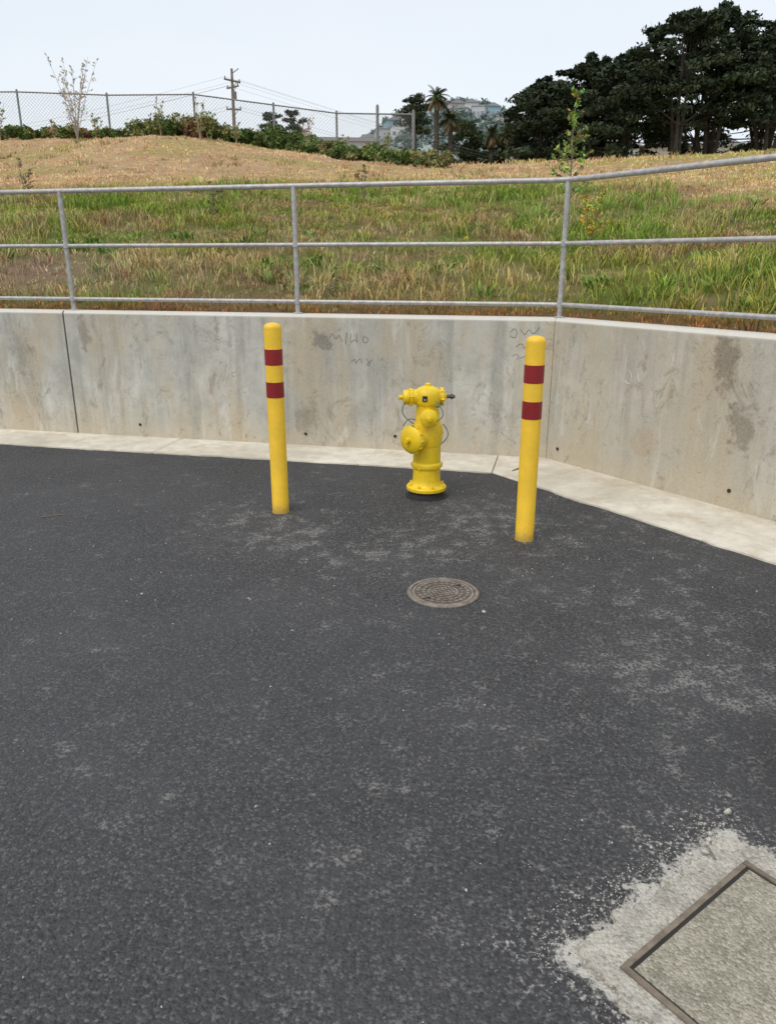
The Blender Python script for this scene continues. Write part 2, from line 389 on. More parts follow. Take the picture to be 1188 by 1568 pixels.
# ------------------------------------------------------------ retaining wall
mb=MB(); T=.2; ch=.022
def wallseg(pt,s0,s1,e0=None,e1=None):
    prof=[(0,-.2),(0,WALL_H-ch),(ch,WALL_H),(T-ch,WALL_H),(T,WALL_H-ch),(T,-.2)]
    n=8; vs=[];fs=[]
    for k in range(n+1):
        for d,z in prof:
            if k==0 and e0: x,y=e0(d)
            elif k==n and e1: x,y=e1(d)
            else: x,y=pt(s0+(s1-s0)*k/n,d)
            vs.append((x,y,z))
    m=len(prof)
    for k in range(n):
        for j in range(m-1): fs.append((k*m+j,(k+1)*m+j,(k+1)*m+j+1,k*m+j+1))
    fs.append(tuple(range(m))); fs.append(tuple(n*m+j for j in range(m)))
    mb.add(vs,fs)
miter=lambda d: inter(P(C0,tL,nL,0,d),tL,P(C0,tR,nR,0,d),tR)
SJ=-4.60
wallseg(edgeL,SJ+.009,-.2,None,miter)
sj=SJ
for i in range(7): wallseg(edgeL,sj-9.1+.009,sj-.009); sj-=9.1
miterR=lambda d:(miter(d)[0]+.003,miter(d)[1]-.003)
wallseg(edgeR,.2,6.8,miterR,None); wallseg(edgeR,6.818,16); wallseg(edgeR,16.018,40)
wall=mb.obj('concrete_retaining_wall',[m_wall,m_dark])
mb=MB()
def xyz(xy,z): return (xy[0],xy[1],z)
for s,z in ((-4.6+2.4,.12),(-1.35,.14),(-3.9,.13),(-8,.13)):
    mb.lathe([(.014,0),(.014,.004)],xyz(edgeL(s,-.003),z),(-nL[0],-nL[1],0),12)
for s,z in ((.13,.12),(1.73,.14),(3.4,.14)):
    mb.lathe([(.014,0),(.014,.004)],xyz(edgeR(s,-.003),z),(-nR[0],-nR[1],0),12)
mb.obj('weep_holes',[m_dark],parent=wall)
mb=MB(); 
for s in (SJ,SJ-9.1):
    p=edgeL(s,.09); mb.box((p[0],p[1],.55),(.02,.14,1.26),0,math.atan2(tL[1],tL[0]))
mb.obj('joint_filler',[m_dark],parent=wall)
def scribble(pt,s0,z0,strokes,r,name,mat):
    mb=MB()
    for st in strokes:
        pts=[]
        for (a,b) in st: p=pt(s0+a,-.001); pts.append(Vector((p[0],p[1],z0+b)))
        for _ in range(2):
            q=[pts[0]]
            for i in range(len(pts)-1): q+=[pts[i].lerp(pts[i+1],.25),pts[i].lerp(pts[i+1],.75)]
            q.append(pts[-1]); pts=q
        mb.tube(pts,r,4)
    mb.obj(name,[mat],None,wall)
m_scr=simple('chalk_scratch',(.21,.195,.16),.95); m_chk=simple('chalk',(.64,.63,.58),.95)
scribble(edgeL,-1.95,1.0,[[(0,0),(.03,.05),(.06,-.02),(.09,.04),(.12,-.03)],[(.16,.05),(.15,-.05)],[(.20,.04),(.19,-.05),(.23,0),(.26,-.04),(.25,.05)],[(.32,.03),(.30,-.02),(.34,-.04),(.36,0),(.33,.02)]],.0026,'scratch_marks',m_scr)
scribble(edgeL,-1.75,.80,[[(0,0),(.04,.03),(.03,-.03),(.08,.04),(.10,-.02)],[(.14,.03),(.18,-.03),(.13,-.03),(.19,.02)]],.0022,'scratch_marks_low',m_scr)
scribble(edgeL,-.36,1.08,[[(0,0),(.03,.04),(.06,0),(.04,-.05),(.0,-.03)],[(.08,.03),(.12,-.03),(.15,.04),(.19,-.02),(.24,.05)],[(.05,-.12),(.10,-.08),(.12,-.14),(.17,-.09),(.2,-.13)],[(.02,-.2),(.06,-.17),(.09,-.22),(.15,-.18)]],.0024,'scratch_marks_corner',m_scr)
scribble(edgeR,.75,.82,[[(0,0),(.03,.06),(.08,-.01),(.06,-.07),(.01,-.04)],[(.12,.03),(.15,-.05),(.2,.04)]],.0022,'scratch_marks_side',m_chk)

# ------------------------------------------------------------ railing
mb=MB(); ro=.10; rr=.0215
zs=[1.305,1.785,2.262]
cor=miter(ro)
def bend(z):
    pts=[xyz(edgeL(-40,ro),z)]
    a=edgeL(-.12,ro); b=edgeR(.12+0.0,ro)
    for k in range(7):
        t=k/6; x=(1-t)**2*a[0]+2*t*(1-t)*cor[0]+t*t*b[0]; y=(1-t)**2*a[1]+2*t*(1-t)*cor[1]+t*t*b[1]; pts.append((x,y,z))
    pts.append(xyz(edgeR(30,ro),z)); return pts
for z in zs: mb.tube(bend(z),rr if z>2 else .018,12)
def post(x,y):
    mb.tube([(x,y,WALL_H-.02),(x,y,2.262)],rr*1.02,12)
    mb.lathe([(.045,0),(.045,.008),(.03,.012)],(x,y,WALL_H),(0,0,1),16)
    for z in zs[:2]: mb.lathe([(rr*1.02,-.026),(rr*1.25,-.022),(rr*1.25,.022),(rr*1.02,.026)],(x,y,z),(0,0,1),12)
cb=((edgeL(-.03,ro)[0]+edgeR(.03,ro)[0])/2,(edgeL(-.03,ro)[1]+edgeR(.03,ro)[1])/2)
post(*cb)
for i in range(1,14): post(*edgeL(-2.27*i,ro))
for i in range(1,10): post(*edgeR(2.3*i,ro))
mb.obj('pipe_railing',[m_galv],40)

# ------------------------------------------------------------ bollards
def bollard(x,y,h,bands):
    r=.057; e=bpy.data.objects.new('bollard',None); S.collection.objects.link(e)
    e.location=(x,y,0)
    mb=MB(); mb.lathe([(r+.004,-.02),(r+.003,.004),(r,.010),(r,h-.035),(r*.97,h-.024),(r*.84,h-.012),(r*.6,h-.004),(r*.3,h),(0,h+.001)],(0,0,0),(0,0,1),48)
    mb.obj('painted_pipe',[m_yel],50,e)
    mb=MB()
    for a,b in bands: mb.lathe([(r+.0005,a),(r+.0016,a+.001),(r+.0016,b-.001),(r+.0005,b)],(0,0,0),(0,0,1),48)
    mb.obj('reflective_bands',[m_red],40,e)
bollard(-.742,5.0,1.275,((.797,.899),(1.008,1.11)))
bollard(.85,4.452,1.243,((.764,.869),(.975,1.08)))

# ------------------------------------------------------------ hydrant
hx,hy=.283,5.385
mb=MB()
mb.lathe([(.0,-.02),(.165,-.02),(.160,.006),(.138,.014),(.132,.03),(.122,.055)],(0,0,0),segs=40,mi=1)
mb.lathe([(.10,.05),(.147,.052),(.151,.056),(.151,.076),(.146,.082),(.122,.086),(.110,.098),(.105,.13),(.102,.18),(.101,.222),(.111,.226),(.114,.232),(.114,.256),(.110,.262),(.103,.268),(.104,.36),(.103,.52),(.098,.56),(.088,.60),(.083,.69),(.086,.70)],(0,0,0),segs=48)
for k in range(8):
    a_=k*math.pi/4+.3; x,y=.129*math.cos(a_),.129*math.sin(a_)
    mb.lathe([(.013,.0),(.013,.014),(.008,.015),(.008,.022)],(x,y,.081),segs=6)
    mb.lathe([(.012,-.014),(.012,0)],(x,y,.054),segs=6,mi=1)
for k in range(6):
    a_=k*math.pi/3; mb.box((.108*math.cos(a_),.108*math.sin(a_),.244),(.022,.02,.03),0,a_)
mb.lathe([(.083,.685),(.094,.70),(.099,.715),(.099,.775),(.092,.800),(.070,.818),(.055,.823),(.03,.832),(.0,.834)],(0,0,0),segs=10,phase=.31)
mb.lathe([(.022,.82),(.022,.848),(.017,.852)],(0,0,0),segs=5)
hz=.752
mb.lathe([(.055,0),(.055,.115),(.064,.118),(.064,.135),(.050,.138)],(0,0,hz),(-1,-.12,0),28)
mb.lathe([(.050,.136),(.053,.140),(.053,.168),(.045,.182),(.022,.187),(.016,.188),(.016,.214),(.012,.216)],(0,0,hz),(-1,-.12,0),20)
mb.lathe([(.052,0),(.052,.095),(.060,.098),(.060,.112),(.038,.117),(.030,.126),(.022,.136)],(0,0,hz),(1,.06,0),28)
mb.lathe([(.013,.13),(.013,.165),(.019,.167),(.019,.187),(.012,.189),(.012,.20)],(0,0,hz),(1,.06,0),8,mi=2)
for sx,ax,rad in ((-1,(-1,-.12,0),.126),(1,(1,.06,0),.105)):
    for k in range(6):
        a_=k*math.pi/3+.2; A_=Vector(ax).normalized(); u=A_.cross(Vector((0,0,1))).normalized(); w=A_.cross(u)
        p=Vector((0,0,hz))+A_*rad+(u*math.cos(a_)+w*math.sin(a_))*.060
        mb.lathe([(.008,-.014),(.008,.014)],p,A_,6)
mb.box((-.026,-.0975,.752),(.034,.006,.040),1)
mb.box((-.026,-.1006,.746),(.014,.002,.010),4)
def outlet(z,ax,r,L,nut=.018,ribs=10,mi=0):
    A_=Vector(ax).normalized(); o=(0,0,z)
    mb.lathe([(r*.86,0),(r*.86,L*.55),(r*.80,L*.68),(r*.80,L*.80),(r*.98,L*.83),(r*.98,L*.93)],o,A_,32)
    mb.lathe([(r*.94,L*.935),(r*1.04,L*.95),(r*1.04,L*.95+.026),(r*.98,L*.95+.034),(r*.62,L*.95+.044),(r*.35,L*.95+.048),(nut,L*.95+.049),(nut*.95,L*.95+.076),(nut*.6,L*.95+.079)],o,A_,36)
    u=A_.cross(Vector((0,0,1))).normalized(); w=A_.cross(u)
    for k in range(ribs):
        a_=2*math.pi*k/ribs; p=Vector(o)+A_*(L*.95+.013)+(u*math.cos(a_)+w*math.sin(a_))*(r*1.04)
        mb.lathe([(.007,-.013),(.007,.013)],p,A_,8)
    mb.lathe([(nut*1.05,0),(nut*1.0,.028)],Vector(o)+A_*(L*.95+.052),A_,5)
outlet(.618,(.02,-1,0.02),.062,.135,.015,8)
outlet(.460,(-.70,-.714,0),.098,.162,.020,12)
for z,ax,r,L in ((.622,(.06,1,0),.058,.13),(.475,(.80,.60,0),.070,.100)):
    mb.lathe([(r*.9,0),(r*.9,L*.7),(r*1.1,L*.73),(r*1.1,L*.86),(r*.7,L*.9),(r*.35,L),(.014,L*1.02),(.014,L*1.3),(.019,L*1.31),(.019,L*1.45)],(0,0,z),ax,20)
mb.lathe([(.107,.395),(.112,.42),(.112,.53),(.104,.555)],(0,0,0),segs=36)
def arc(p0,p1,sag,n=14,side=(0,0,-1)):
    p0,p1=Vector(p0),Vector(p1); sd=Vector(side); return [p0.lerp(p1,i/n)+sd*sag*math.sin(math.pi*i/n) for i in range(n+1)]
mb.tube(arc((-.15,-.03,.74),(-.10,-.05,.56),.06,side=(-1,-.2,-.1)),.0036,6,3)
mb.tube(arc((.06,-.09,.735),(.055,-.16,.60),.05,side=(.9,-.6,-.3)),.0036,6,3)
mb.tube(arc((.12,.0,.73),(.05,-.12,.70),.02,side=(0,-.5,-1)),.0045,6,3)
mb.tube(arc((-.12,-.14,.57),(-.13,-.14,.40),.085,side=(.9,-.5,0)),.0036,6,3)
mb.tube(arc((-.09,-.11,.60),(-.18,-.12,.56),.03,side=(-.3,-.4,1)),.0036,6,3)
mb.tube(arc((.12,.05,.54),(.10,-.02,.40),.05,side=(.9,-.3,0)),.0036,6,3)
hyd=mb.obj('fire_hydrant',[m_hyd,m_blk,m_steel,m_teal,m_pad],38)
hyd.location=(hx,hy,0); hyd.scale=(.97,.97,.975)

# ------------------------------------------------------------ valve cover in the asphalt
mx,my=.287,3.637
mb=MB()
mb.lathe([(.19,-.02),(.19,.004),(.183,.009),(.168,.009),(.166,.002)],(0,0,0),segs=64)
mb.lathe([(.164,-.02),(.164,.005),(.160,.008),(.150,.008),(.148,.005),(0.0,.005)],(0,0,0),segs=64)
for rad,n,w,l in ((.130,26,.012,.020),(.100,20,.012,.018)):
    for k in range(n):
        a_=2*math.pi*k/n; mb.box((rad*math.cos(a_),rad*math.sin(a_),.007),(w,l,.006),0,a_)
mb.lathe([(.079,.004),(.079,.009),(.072,.009),(.072,.004)],(0,0,0),segs=48)
for k in range(6):
    for j in range(5):
        if abs(k-2.5)<2.6: mb.box(((k-2.5)*.021,(j-2)*.021,.0068),(.013,.013,.005),0,.3*(j%2))
for a_ in (.4,.4+math.pi): mb.box((.115*math.cos(a_),.115*math.sin(a_),.0085),(.03,.014,.004),1,a_)
m_iron,nt,out=new_mat('dusty_cast_iron'); g=G(nt); c=g.coord()
n=g.noise(c,22,5,.7); n2=g.noise(c,150,3,.6); sp=g.n('ShaderNodeSeparateXYZ'); g.l(c,sp.inputs[0])
cc=g.mix(g.mr(n,.35,.65),(.12,.095,.080),(.29,.25,.21)); cc=g.mix(g.mr(n2,.5,.7,0,.5),cc,(.32,.29,.25))
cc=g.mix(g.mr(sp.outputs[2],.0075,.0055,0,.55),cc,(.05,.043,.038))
g.bsdf(out,cc,.75,.1,g.bump(n2,.4,.003),.4)
mc=mb.obj('valve_cover',[m_iron,m_dark],35); mc.location=(mx,my,.001); mc.rotation_euler=(0,0,.35)

# ------------------------------------------------------------ utility box: ragged cement surround, frame and lid
def loc2(e,n): return (PA[0]+pe[0]*e+pn[0]*n, PA[1]+pe[1]*e+pn[1]*n)
mb=MB()
corners=[(-.085,-1.05),(-.085,.10),(-.05,.125),(.19,.13),(.30,.112),(.44,.125),(.50,.085),(.54,.140),(.60,.12),(.635,.06),(.64,-.1),(.64,-1.05)]
poly=[]
for i in range(len(corners)):
    p,q=corners[i],corners[(i+1)%len(corners)]; L=math.hypot(q[0]-p[0],q[1]-p[1]); n=max(1,int(L/.007))
    for k in range(n):
        t=k/n; poly.append((p[0]+(q[0]-p[0])*t,p[1]+(q[1]-p[1])*t))
pc_=(.28,-.2); pol=[]
for e,w in poly:
    dx,dy=e-pc_[0],w-pc_[1]; L=math.hypot(dx,dy); j=.036*(float(fbm(e*16+3,w*16,5))-.5)*2+.018*(float(fbm(e*60,w*60,6))-.5)*2
    pol.append((e+dx/L*j,w+dy/L*j))
n=len(pol); z=.018
def shr(f): return [(pc_[0]+(e-pc_[0])*f,pc_[1]+(w-pc_[1])*f) for e,w in pol]
vs=[(*loc2(e,w),z) for e,w in shr(.985)]+[(*loc2(e,w),z-.006) for e,w in shr(1.0)]+[(*loc2(e,w),-.003) for e,w in shr(1.010)]
mb.add(vs,[tuple(range(n))]+[(i,(i+1)%n,n+(i+1)%n,n+i) for i in range(n)]+[(n+i,n+(i+1)%n,2*n+(i+1)%n,2*n+i) for i in range(n)],0)
def rect(e0,e1,n0,n1,z,mi,z0=None):
    ps=[loc2(e0,n0),loc2(e1,n0),loc2(e1,n1),loc2(e0,n1)]
    if z0 is None: mb.add([(*p,z) for p in ps],[(0,1,2,3)],mi)
    else: slab(mb,ps,z0,z,mi,.003)
for e0,e1,n0,n1 in ((-.024,-.008,-.92,.023),(-.0075,.5335,.008,.023),(.534,.550,-.92,.023)): rect(e0,e1,n0,n1,.024,3,.008)
rect(-.0075,.5335,-.905,.0075,.0195,1)
rect(.000,.526,-.9,-.001,.0222,2,.008)
m_frame=simple('rusty_edge_frame',(.20,.165,.125),.85,.2,.35,30,.4,.003)
pad=mb.obj('utility_box_pad',[m_pad,m_dark,m_lid,m_frame])

# ------------------------------------------------------------ loose stones and litter
def rocks(name,items,mat):
    Vs=[];Fs=[];b=0
    import bmesh
    bm=bmesh.new(); bmesh.ops.create_icosphere(bm,subdivisions=1,radius=1); base=np.array([v.co[:] for v in bm.verts]); fc=np.array([[v.index for v in f.verts] for f in bm.faces]); bm.free()
    for x,y,r,*zz in items:
        sc=rng.uniform(.6,1.25,3)*r; sc[2]*=.7
        pp=base*(1+.16*rng.standard_normal((len(base),1)))*sc
        a_=rng.uniform(0,6.28); R=np.array([[math.cos(a_),-math.sin(a_),0],[math.sin(a_),math.cos(a_),0],[0,0,1]])
        Vs.append(pp@R.T+np.array([x,y,sc[2]*.6+(zz[0] if zz else 0)])); Fs.append(fc+b); b+=len(base)
    return np_mesh(name,np.concatenate(Vs),np.concatenate(Fs),None,[mat],smooth=False)
items=[]
for _ in range(260):
    x=rng.uniform(-3.5,3); y=rng.uniform(.9,6); items.append((x,y,rng.uniform(.001,.003)*(1+.2*y)))
for _ in range(260):
    x=rng.normal(.2,1.3); y=rng.normal(4.4,.6); items.append((x,y,rng.uniform(.0015,.005)))
for _ in range(300):
    x=rng.normal(.6,.5); y=rng.normal(1.9,.35); items.append((x,y,rng.uniform(.0008,.0026)))
for _ in range(500):
    e=rng.uniform(-.15,.68); w=.13+abs(rng.normal(0,.055)); p=loc2(e,w); items.append((p[0],p[1],rng.uniform(.0008,.0034)))
for _ in range(200):
    e=-.085-abs(rng.normal(0,.04)); w=rng.uniform(-.5,.13); p=loc2(e,w); items.append((p[0],p[1],rng.uniform(.0008,.003)))
for _ in range(26):
    p=loc2(rng.normal(.52,.035),rng.normal(.115,.014)); items.append((p[0],p[1],rng.uniform(.004,.011),.012))
for _ in range(60):
    p=loc2(rng.uniform(-.05,.6),rng.uniform(.035,.115)); items.append((p[0],p[1],rng.uniform(.001,.0035),.016))
items+=[(.215,1.66,.006),(-.42,2.0,.005),(.47,3.40,.012),(-1.28,3.62,.009),(1.067,1.97,.0145)]
items=[i for i in items if dist_wall(i[0],i[1])<-.05]
rocks('gravel',items,simple('pale_stone',(.40,.38,.34),.85,0,.4,30))
mb=MB()
mb.tube([(1.02,6.02,.016),(1.10,6.10,.022),(1.20,6.17,.016)],[.006,.008,.005],6)
mb.tube([(-2.35,4.86,.004),(-2.28,4.9,.006),(-2.21,4.93,.004)],.003,5)
mb.obj('twig',[simple('dead_wood',(.26,.18,.11),.9)])

# ------------------------------------------------------------ grass
def blades(cx,cy,cz,h,w,lean,az,col):
    n=len(cx); fa=rng.uniform(0,6.28,n); px,py=np.cos(fa),np.sin(fa)
    dx,dy=np.cos(az)*lean*h,np.sin(az)*lean*h
    V=np.zeros((n,5,3))
    V[:,0]=np.stack([cx-px*w/2,cy-py*w/2,cz-.01],1); V[:,1]=np.stack([cx+px*w/2,cy+py*w/2,cz-.01],1)
    V[:,2]=np.stack([cx+dx*.35+px*w*.4,cy+dy*.35+py*w*.4,cz+h*.58],1); V[:,3]=np.stack([cx+dx*.35-px*w*.4,cy+dy*.35-py*w*.4,cz+h*.58],1)
    V[:,4]=np.stack([cx+dx,cy+dy,cz+h*(1-.25*lean)],1)
    b=(np.arange(n)*5)[:,None]
    F=np.concatenate([b+np.array([[0,1,2]]),b+np.array([[0,2,3]]),b+np.array([[3,2,4]])],0)
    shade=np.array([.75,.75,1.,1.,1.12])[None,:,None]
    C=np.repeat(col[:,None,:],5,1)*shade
    return V.reshape(-1,3),F,C.reshape(-1,3)
parts=[]
def add(p):
    off=sum(len(q[0]) for q in parts); parts.append((p[0],p[1]+off,p[2]))
def tufts(N,xr,yr,dr,per,hfun,wid,spread,keep=None,lean=(.1,.9),cmod=None):
    x=rng.uniform(*xr,N); y=rng.uniform(*yr,N); d=dist_wall(x,y)
    ok=(d>dr[0])&(d<dr[1])&(np.abs(x/np.maximum(y,1))<.72)
    if keep is not None: ok&=rng.random(N)<keep(x,y,d)
    x,y,d=x[ok],y[ok],d[ok]; c,dry=slope_col(x,y,d); h=hfun(x,y,d,dry)
    n=len(x); k=per
    c=c*rng.uniform(.68,1.28,(n,1))*np.clip(rng.normal(1,.10,(n,3)),.75,1.3)
    if cmod is not None: c=cmod(c,x,y,d)
    az=rng.uniform(0,6.28,(n,k)); rr_=np.abs(rng.normal(0,spread,(n,k)))
    bx=(x[:,None]+np.cos(az)*rr_).ravel(); by=(y[:,None]+np.sin(az)*rr_).ravel(); bd=dist_wall(bx,by)
    hh=(h[:,None]*rng.uniform(.45,1.15,(n,k))).ravel(); cc=np.repeat(c,k,0)*rng.uniform(.8,1.2,(n*k,1))
    ln=rng.uniform(*lean,n*k); ww=rng.uniform(.7,1.3,n*k)*wid*(1+np.repeat(d,k)*.06)
    ok=bd>.13
    bz=hill(bx,by,bd)
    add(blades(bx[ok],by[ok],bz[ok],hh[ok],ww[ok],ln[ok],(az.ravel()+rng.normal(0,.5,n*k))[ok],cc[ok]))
def hlow(x,y,d,dry):
    f=fbm(x*.8,y*1.0,91); tall=.45+1.15*sstep(f,.45,.66)
    return (.112*tall*(1-dry)+.045*dry)*np.clip(.35+d/1.2,.35,1)*rng.uniform(.5,1.5,len(x))
tufts(32000,(-11,13),(3,18),(.15,12),9,hlow,.0085,.070,keep=lambda x,y,d:(.50+.7*sstep(fbm(x*1.5,y*1.5,15),.36,.58)),lean=(.2,1.2))
tufts(19000,(-20,22),(8,34),(7,23),6,lambda x,y,d,dry:(.04+.08*(1-dry)+.08*sstep(fbm(x*.9,y*1.4,8),.60,.74))*rng.uniform(.5,1.5,len(x)),.013,.07)
# darker weedy clumps scattered over the mown part
tufts(520,(-19,20),(13,32),(8.5,22),14,lambda x,y,d,dry:.14*rng.uniform(.5,1.4,len(x)),.016,.16,keep=lambda x,y,d:.3+sstep(fbm(x*.5,y*.8,171),.5,.62),cmod=lambda c,x,y,d:c*.25+np.where(rng.random((len(x),1))<.55,np.array([[.22,.25,.09]]),np.array([[.42,.27,.16]]))*.75)
tufts(800,(-8,9),(7,18),(4.0,8.5),16,lambda x,y,d,dry:.26*rng.uniform(.6,1.2,len(x)),.009,.10,keep=lambda x,y,d:sstep(fbm(x*.55,y*.55,101),.50,.62),lean=(.1,.6),cmod=lambda c,x,y,d:c*.4+np.array([.24,.40,.07])*.6)
tufts(1100,(-11,13),(4,18),(.4,10),5,lambda x,y,d,dry:.23*rng.uniform(.5,1.3,len(x)),.005,.06,lean=(.02,.45),cmod=lambda c,x,y,d:c*.25+np.array([.62,.48,.27])*.75)
tufts(3000,(-9,9),(3,10),(.14,.75),10,lambda x,y,d,dry:.05*rng.uniform(.6,1.4,len(x)),.014,.05,cmod=lambda c,x,y,d:c*.4+np.where(rng.random((len(x),1))<.65,np.array([[.50,.20,.07]]),np.array([[.26,.32,.08]]))*.6)
tufts(420,(-9,11),(4,13),(.8,8),22,lambda x,y,d,dry:.12*rng.uniform(.6,1.3,len(x)),.026,.10,lean=(.4,1.3),keep=lambda x,y,d:sstep(fbm(x*.8,y*.8,131),.46,.58),cmod=lambda c,x,y,d:c*.2+np.array([.16,.29,.07])*.8)
tufts(320,(-9,11),(4,15),(1.5,9),3,lambda x,y,d,dry:.03*rng.uniform(.6,1.3,len(x))+.03,.014,.10,lean=(.5,1.3),cmod=lambda c,x,y,d:np.where(rng.random((len(x),1))<.6,np.array([[.75,.55,.04]]),np.array([[.7,.68,.6]])))
V=np.concatenate([p[0] for p in parts]); F=np.concatenate([p[1] for p in parts]); C=np.concatenate([p[2] for p in parts])
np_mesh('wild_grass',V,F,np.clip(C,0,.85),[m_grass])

# ------------------------------------------------------------ leaf clouds
def leafcloud(centers,radii,n_each,size,cols,flat=0.,shell=.5):
    cs=np.repeat(np.asarray(centers,float),n_each,0); rs=np.repeat(np.asarray(radii,float),n_each,0); cc=np.repeat(np.asarray(cols,float),n_each,0)
    N=len(cs); u=rng.standard_normal((N,3)); u/=np.linalg.norm(u,axis=1,keepdims=True); r=rng.random((N,1))**shell
    p=cs+u*r*rs
    a=rng.standard_normal((N,3)); a[:,2]*=(1-flat); a/=np.linalg.norm(a,axis=1,keepdims=True)
    b=rng.standard_normal((N,3)); b[:,2]*=(1-flat); b=b-(b*a).sum(1,keepdims=True)*a; b/=np.linalg.norm(b,axis=1,keepdims=True)
    s=size*rng.uniform(.5,1.4,(N,1)); 
    V=np.stack([p-a*s,p-b*s*.45,p+a*s,p+b*s*.45],1).reshape(-1,3)
    F=np.arange(N*4).reshape(-1,4)
    lum=rng.uniform(.65,1.35,(N,1))
    C=np.repeat(cc*lum,4,0)
    return V,F,C

def tree(name,x,y,top,R,kind='cypress',base=None,seed=0):
    global rng
    rng=np.random.default_rng(seed+100); rd=random.Random(seed)
    z0=float(hill([x],[y])[0]) if base is None else base
    H=top-z0; e=bpy.data.objects.new(name,None); S.collection.objects.link(e); e.location=(x,y,z0-.3)
    mb=MB(); pads=[];pr=[];pc=[]
    if kind=='cypress':
        nl=rd.randint(3,5); c0=H*.16
        limbs=[]
        for i in range(nl):
            a=i*6.28/nl+rd.uniform(-.4,.4); s=rd.uniform(.3,.65)*R if i else .1*R; hh=H*rd.uniform(.62,.80)
            pts=[(0,0,0),(.16*s*math.cos(a),.16*s*math.sin(a),c0*.6),(.5*s*math.cos(a),.5*s*math.sin(a),H*.38),(.85*s*math.cos(a),.85*s*math.sin(a),H*.6),(s*math.cos(a),s*math.sin(a),hh)]
            mb.tube(pts,[.34,.26,.17,.08,.02],8); limbs.append(pts)
        lowcut=.37 if seed in (3,4,5,6,7,8) else .25
        npd=118
        for i in range(npd):
            t=rd.random()**.80; zz=H*(lowcut+(.97-lowcut)*t)
            env=R*(.62+.52*math.sin(math.pi*min(1,.30+.58*t))) * (1 if t<.65 else (1-((t-.65)/.35)**1.6*.62))
            env*=1+.22*math.sin(i*1.7+seed)
            a=rd.uniform(0,6.28); rr_=env*math.sqrt(rd.uniform(.06,1.15))
            px,py=rr_*math.cos(a),rr_*math.sin(a)
            pads.append((px,py,zz)); w=rd.uniform(.6,1.65)*(1-.25*t); pr.append((w,w,w*rd.uniform(.26,.46)))
            k=rd.uniform(.6,1.35); pc.append((.052*k,.070*k,.044*k))
            if i%4==0:
                L=limbs[i%nl]; q=L[2] if t<.45 else L[3]
                mb.tube([q,((q[0]+px)/2,(q[1]+py)/2,(q[2]+zz)/2-.15),(px,py,zz-.1)],[.07,.05,.02],5)
        for i in range(46):
            a=rd.uniform(0,6.28); r0=R*rd.uniform(0,1.05); hh=H*(.99-.26*(r0/R)**2)+rd.uniform(-.7,.45); pads.append((r0*math.cos(a),r0*math.sin(a),hh)); w=rd.uniform(.2,.6); pr.append((w,w,w*.55)); pc.append((.056,.076,.048))
        L=leafcloud(pads,pr,110,.21,pc,.35,.55)
    elif kind=='broad':
        mb.tube([(0,0,0),(.1,0,H*.3),(0,.1,H*.7)],[.22,.17,.07],7)
        for i in range(50):
            t=rd.random(); a=rd.uniform(0,6.28); env=R*math.sin(math.pi*(.15+.8*t))**.6; rr_=env*rd.uniform(.1,1)
            p=(rr_*math.cos(a),rr_*math.sin(a),H*(.22+.74*t)); pads.append(p); w=rd.uniform(.5,1.0)*R/2.6; pr.append((w,w,w*.7)); k=rd.uniform(.6,1.3); pc.append((.065*k,.085*k,.045*k))
            if i%5==0: mb.tube([(0,0,H*.3),(p[0]*.6,p[1]*.6,p[2]*.8),p],[.09,.06,.02],5)
        L=leafcloud(pads,pr,130,.17,pc,.1,.55)
    elif kind=='umbrella':
        mb.tube([(0,0,0),(.15,0,H*.5),(0,0,H*.93)],[.2,.15,.06],7)
        for i in range(46):
            a=rd.uniform(0,6.28); t=rd.choice([.66,.74,.80,.88,.95]); rr_=R*rd.uniform(.1,1)*(1.25-t*.55 if t<.9 else .6)
            p=(rr_*math.cos(a),rr_*math.sin(a),H*t+rd.uniform(-.25,.25)); pads.append(p); w=rd.uniform(.35,.8); pr.append((w,w,w*.45)); k=rd.uniform(.7,1.3); pc.append((.06*k,.08*k,.05*k))
            if i%2==0: mb.tube([(0,0,H*(t-.12)),p],[.05,.02],4)
        L=leafcloud(pads,pr,100,.14,pc,.2,.6)
    mb.obj('trunk_and_limbs',[m_bark],60,e)
    np_mesh('crown',L[0],L[1],L[2],[m_leaf],parent=e)
cy=[(14.2,76,17.0,3.3),(17.6,74,18.3,4.0),(21.8,77,19.4,4.3),(25.2,73,21.7,4.4),(29.2,76,22.7,4.7),(33.6,74,20.9,4.4),(38.0,77,21.8,4.8),(42.5,75,20.5,5),
    (16.6,86,18.2,4.3),(24.0,88,20.6,5),(32.0,88,22.0,5.2),(40.0,89,22.5,5.2),(20.4,92,19.4,4.6)]
for i,(x,y,t,R) in enumerate(cy): tree('cypress_tree',x,y,t,R,'cypress',seed=i+1)
tree('umbrella_pine_tree',2.45,80,16.8,1.8,'umbrella',seed=31)
tree('broadleaf_tree',7.6,84,15.2,2.3,'broad',seed=32)
tree('broadleaf_tree',9.4,90,15.2,2.1,'broad',seed=33)
tree('broadleaf_tree',12.0,88,14.4,2.0,'broad',seed=34)
tree('umbrella_pine_tree',-14.4,105,19.6,1.7,'umbrella',seed=35)
tree('umbrella_pine_tree',-11.2,100,19.2,1.8,'umbrella',seed=36)

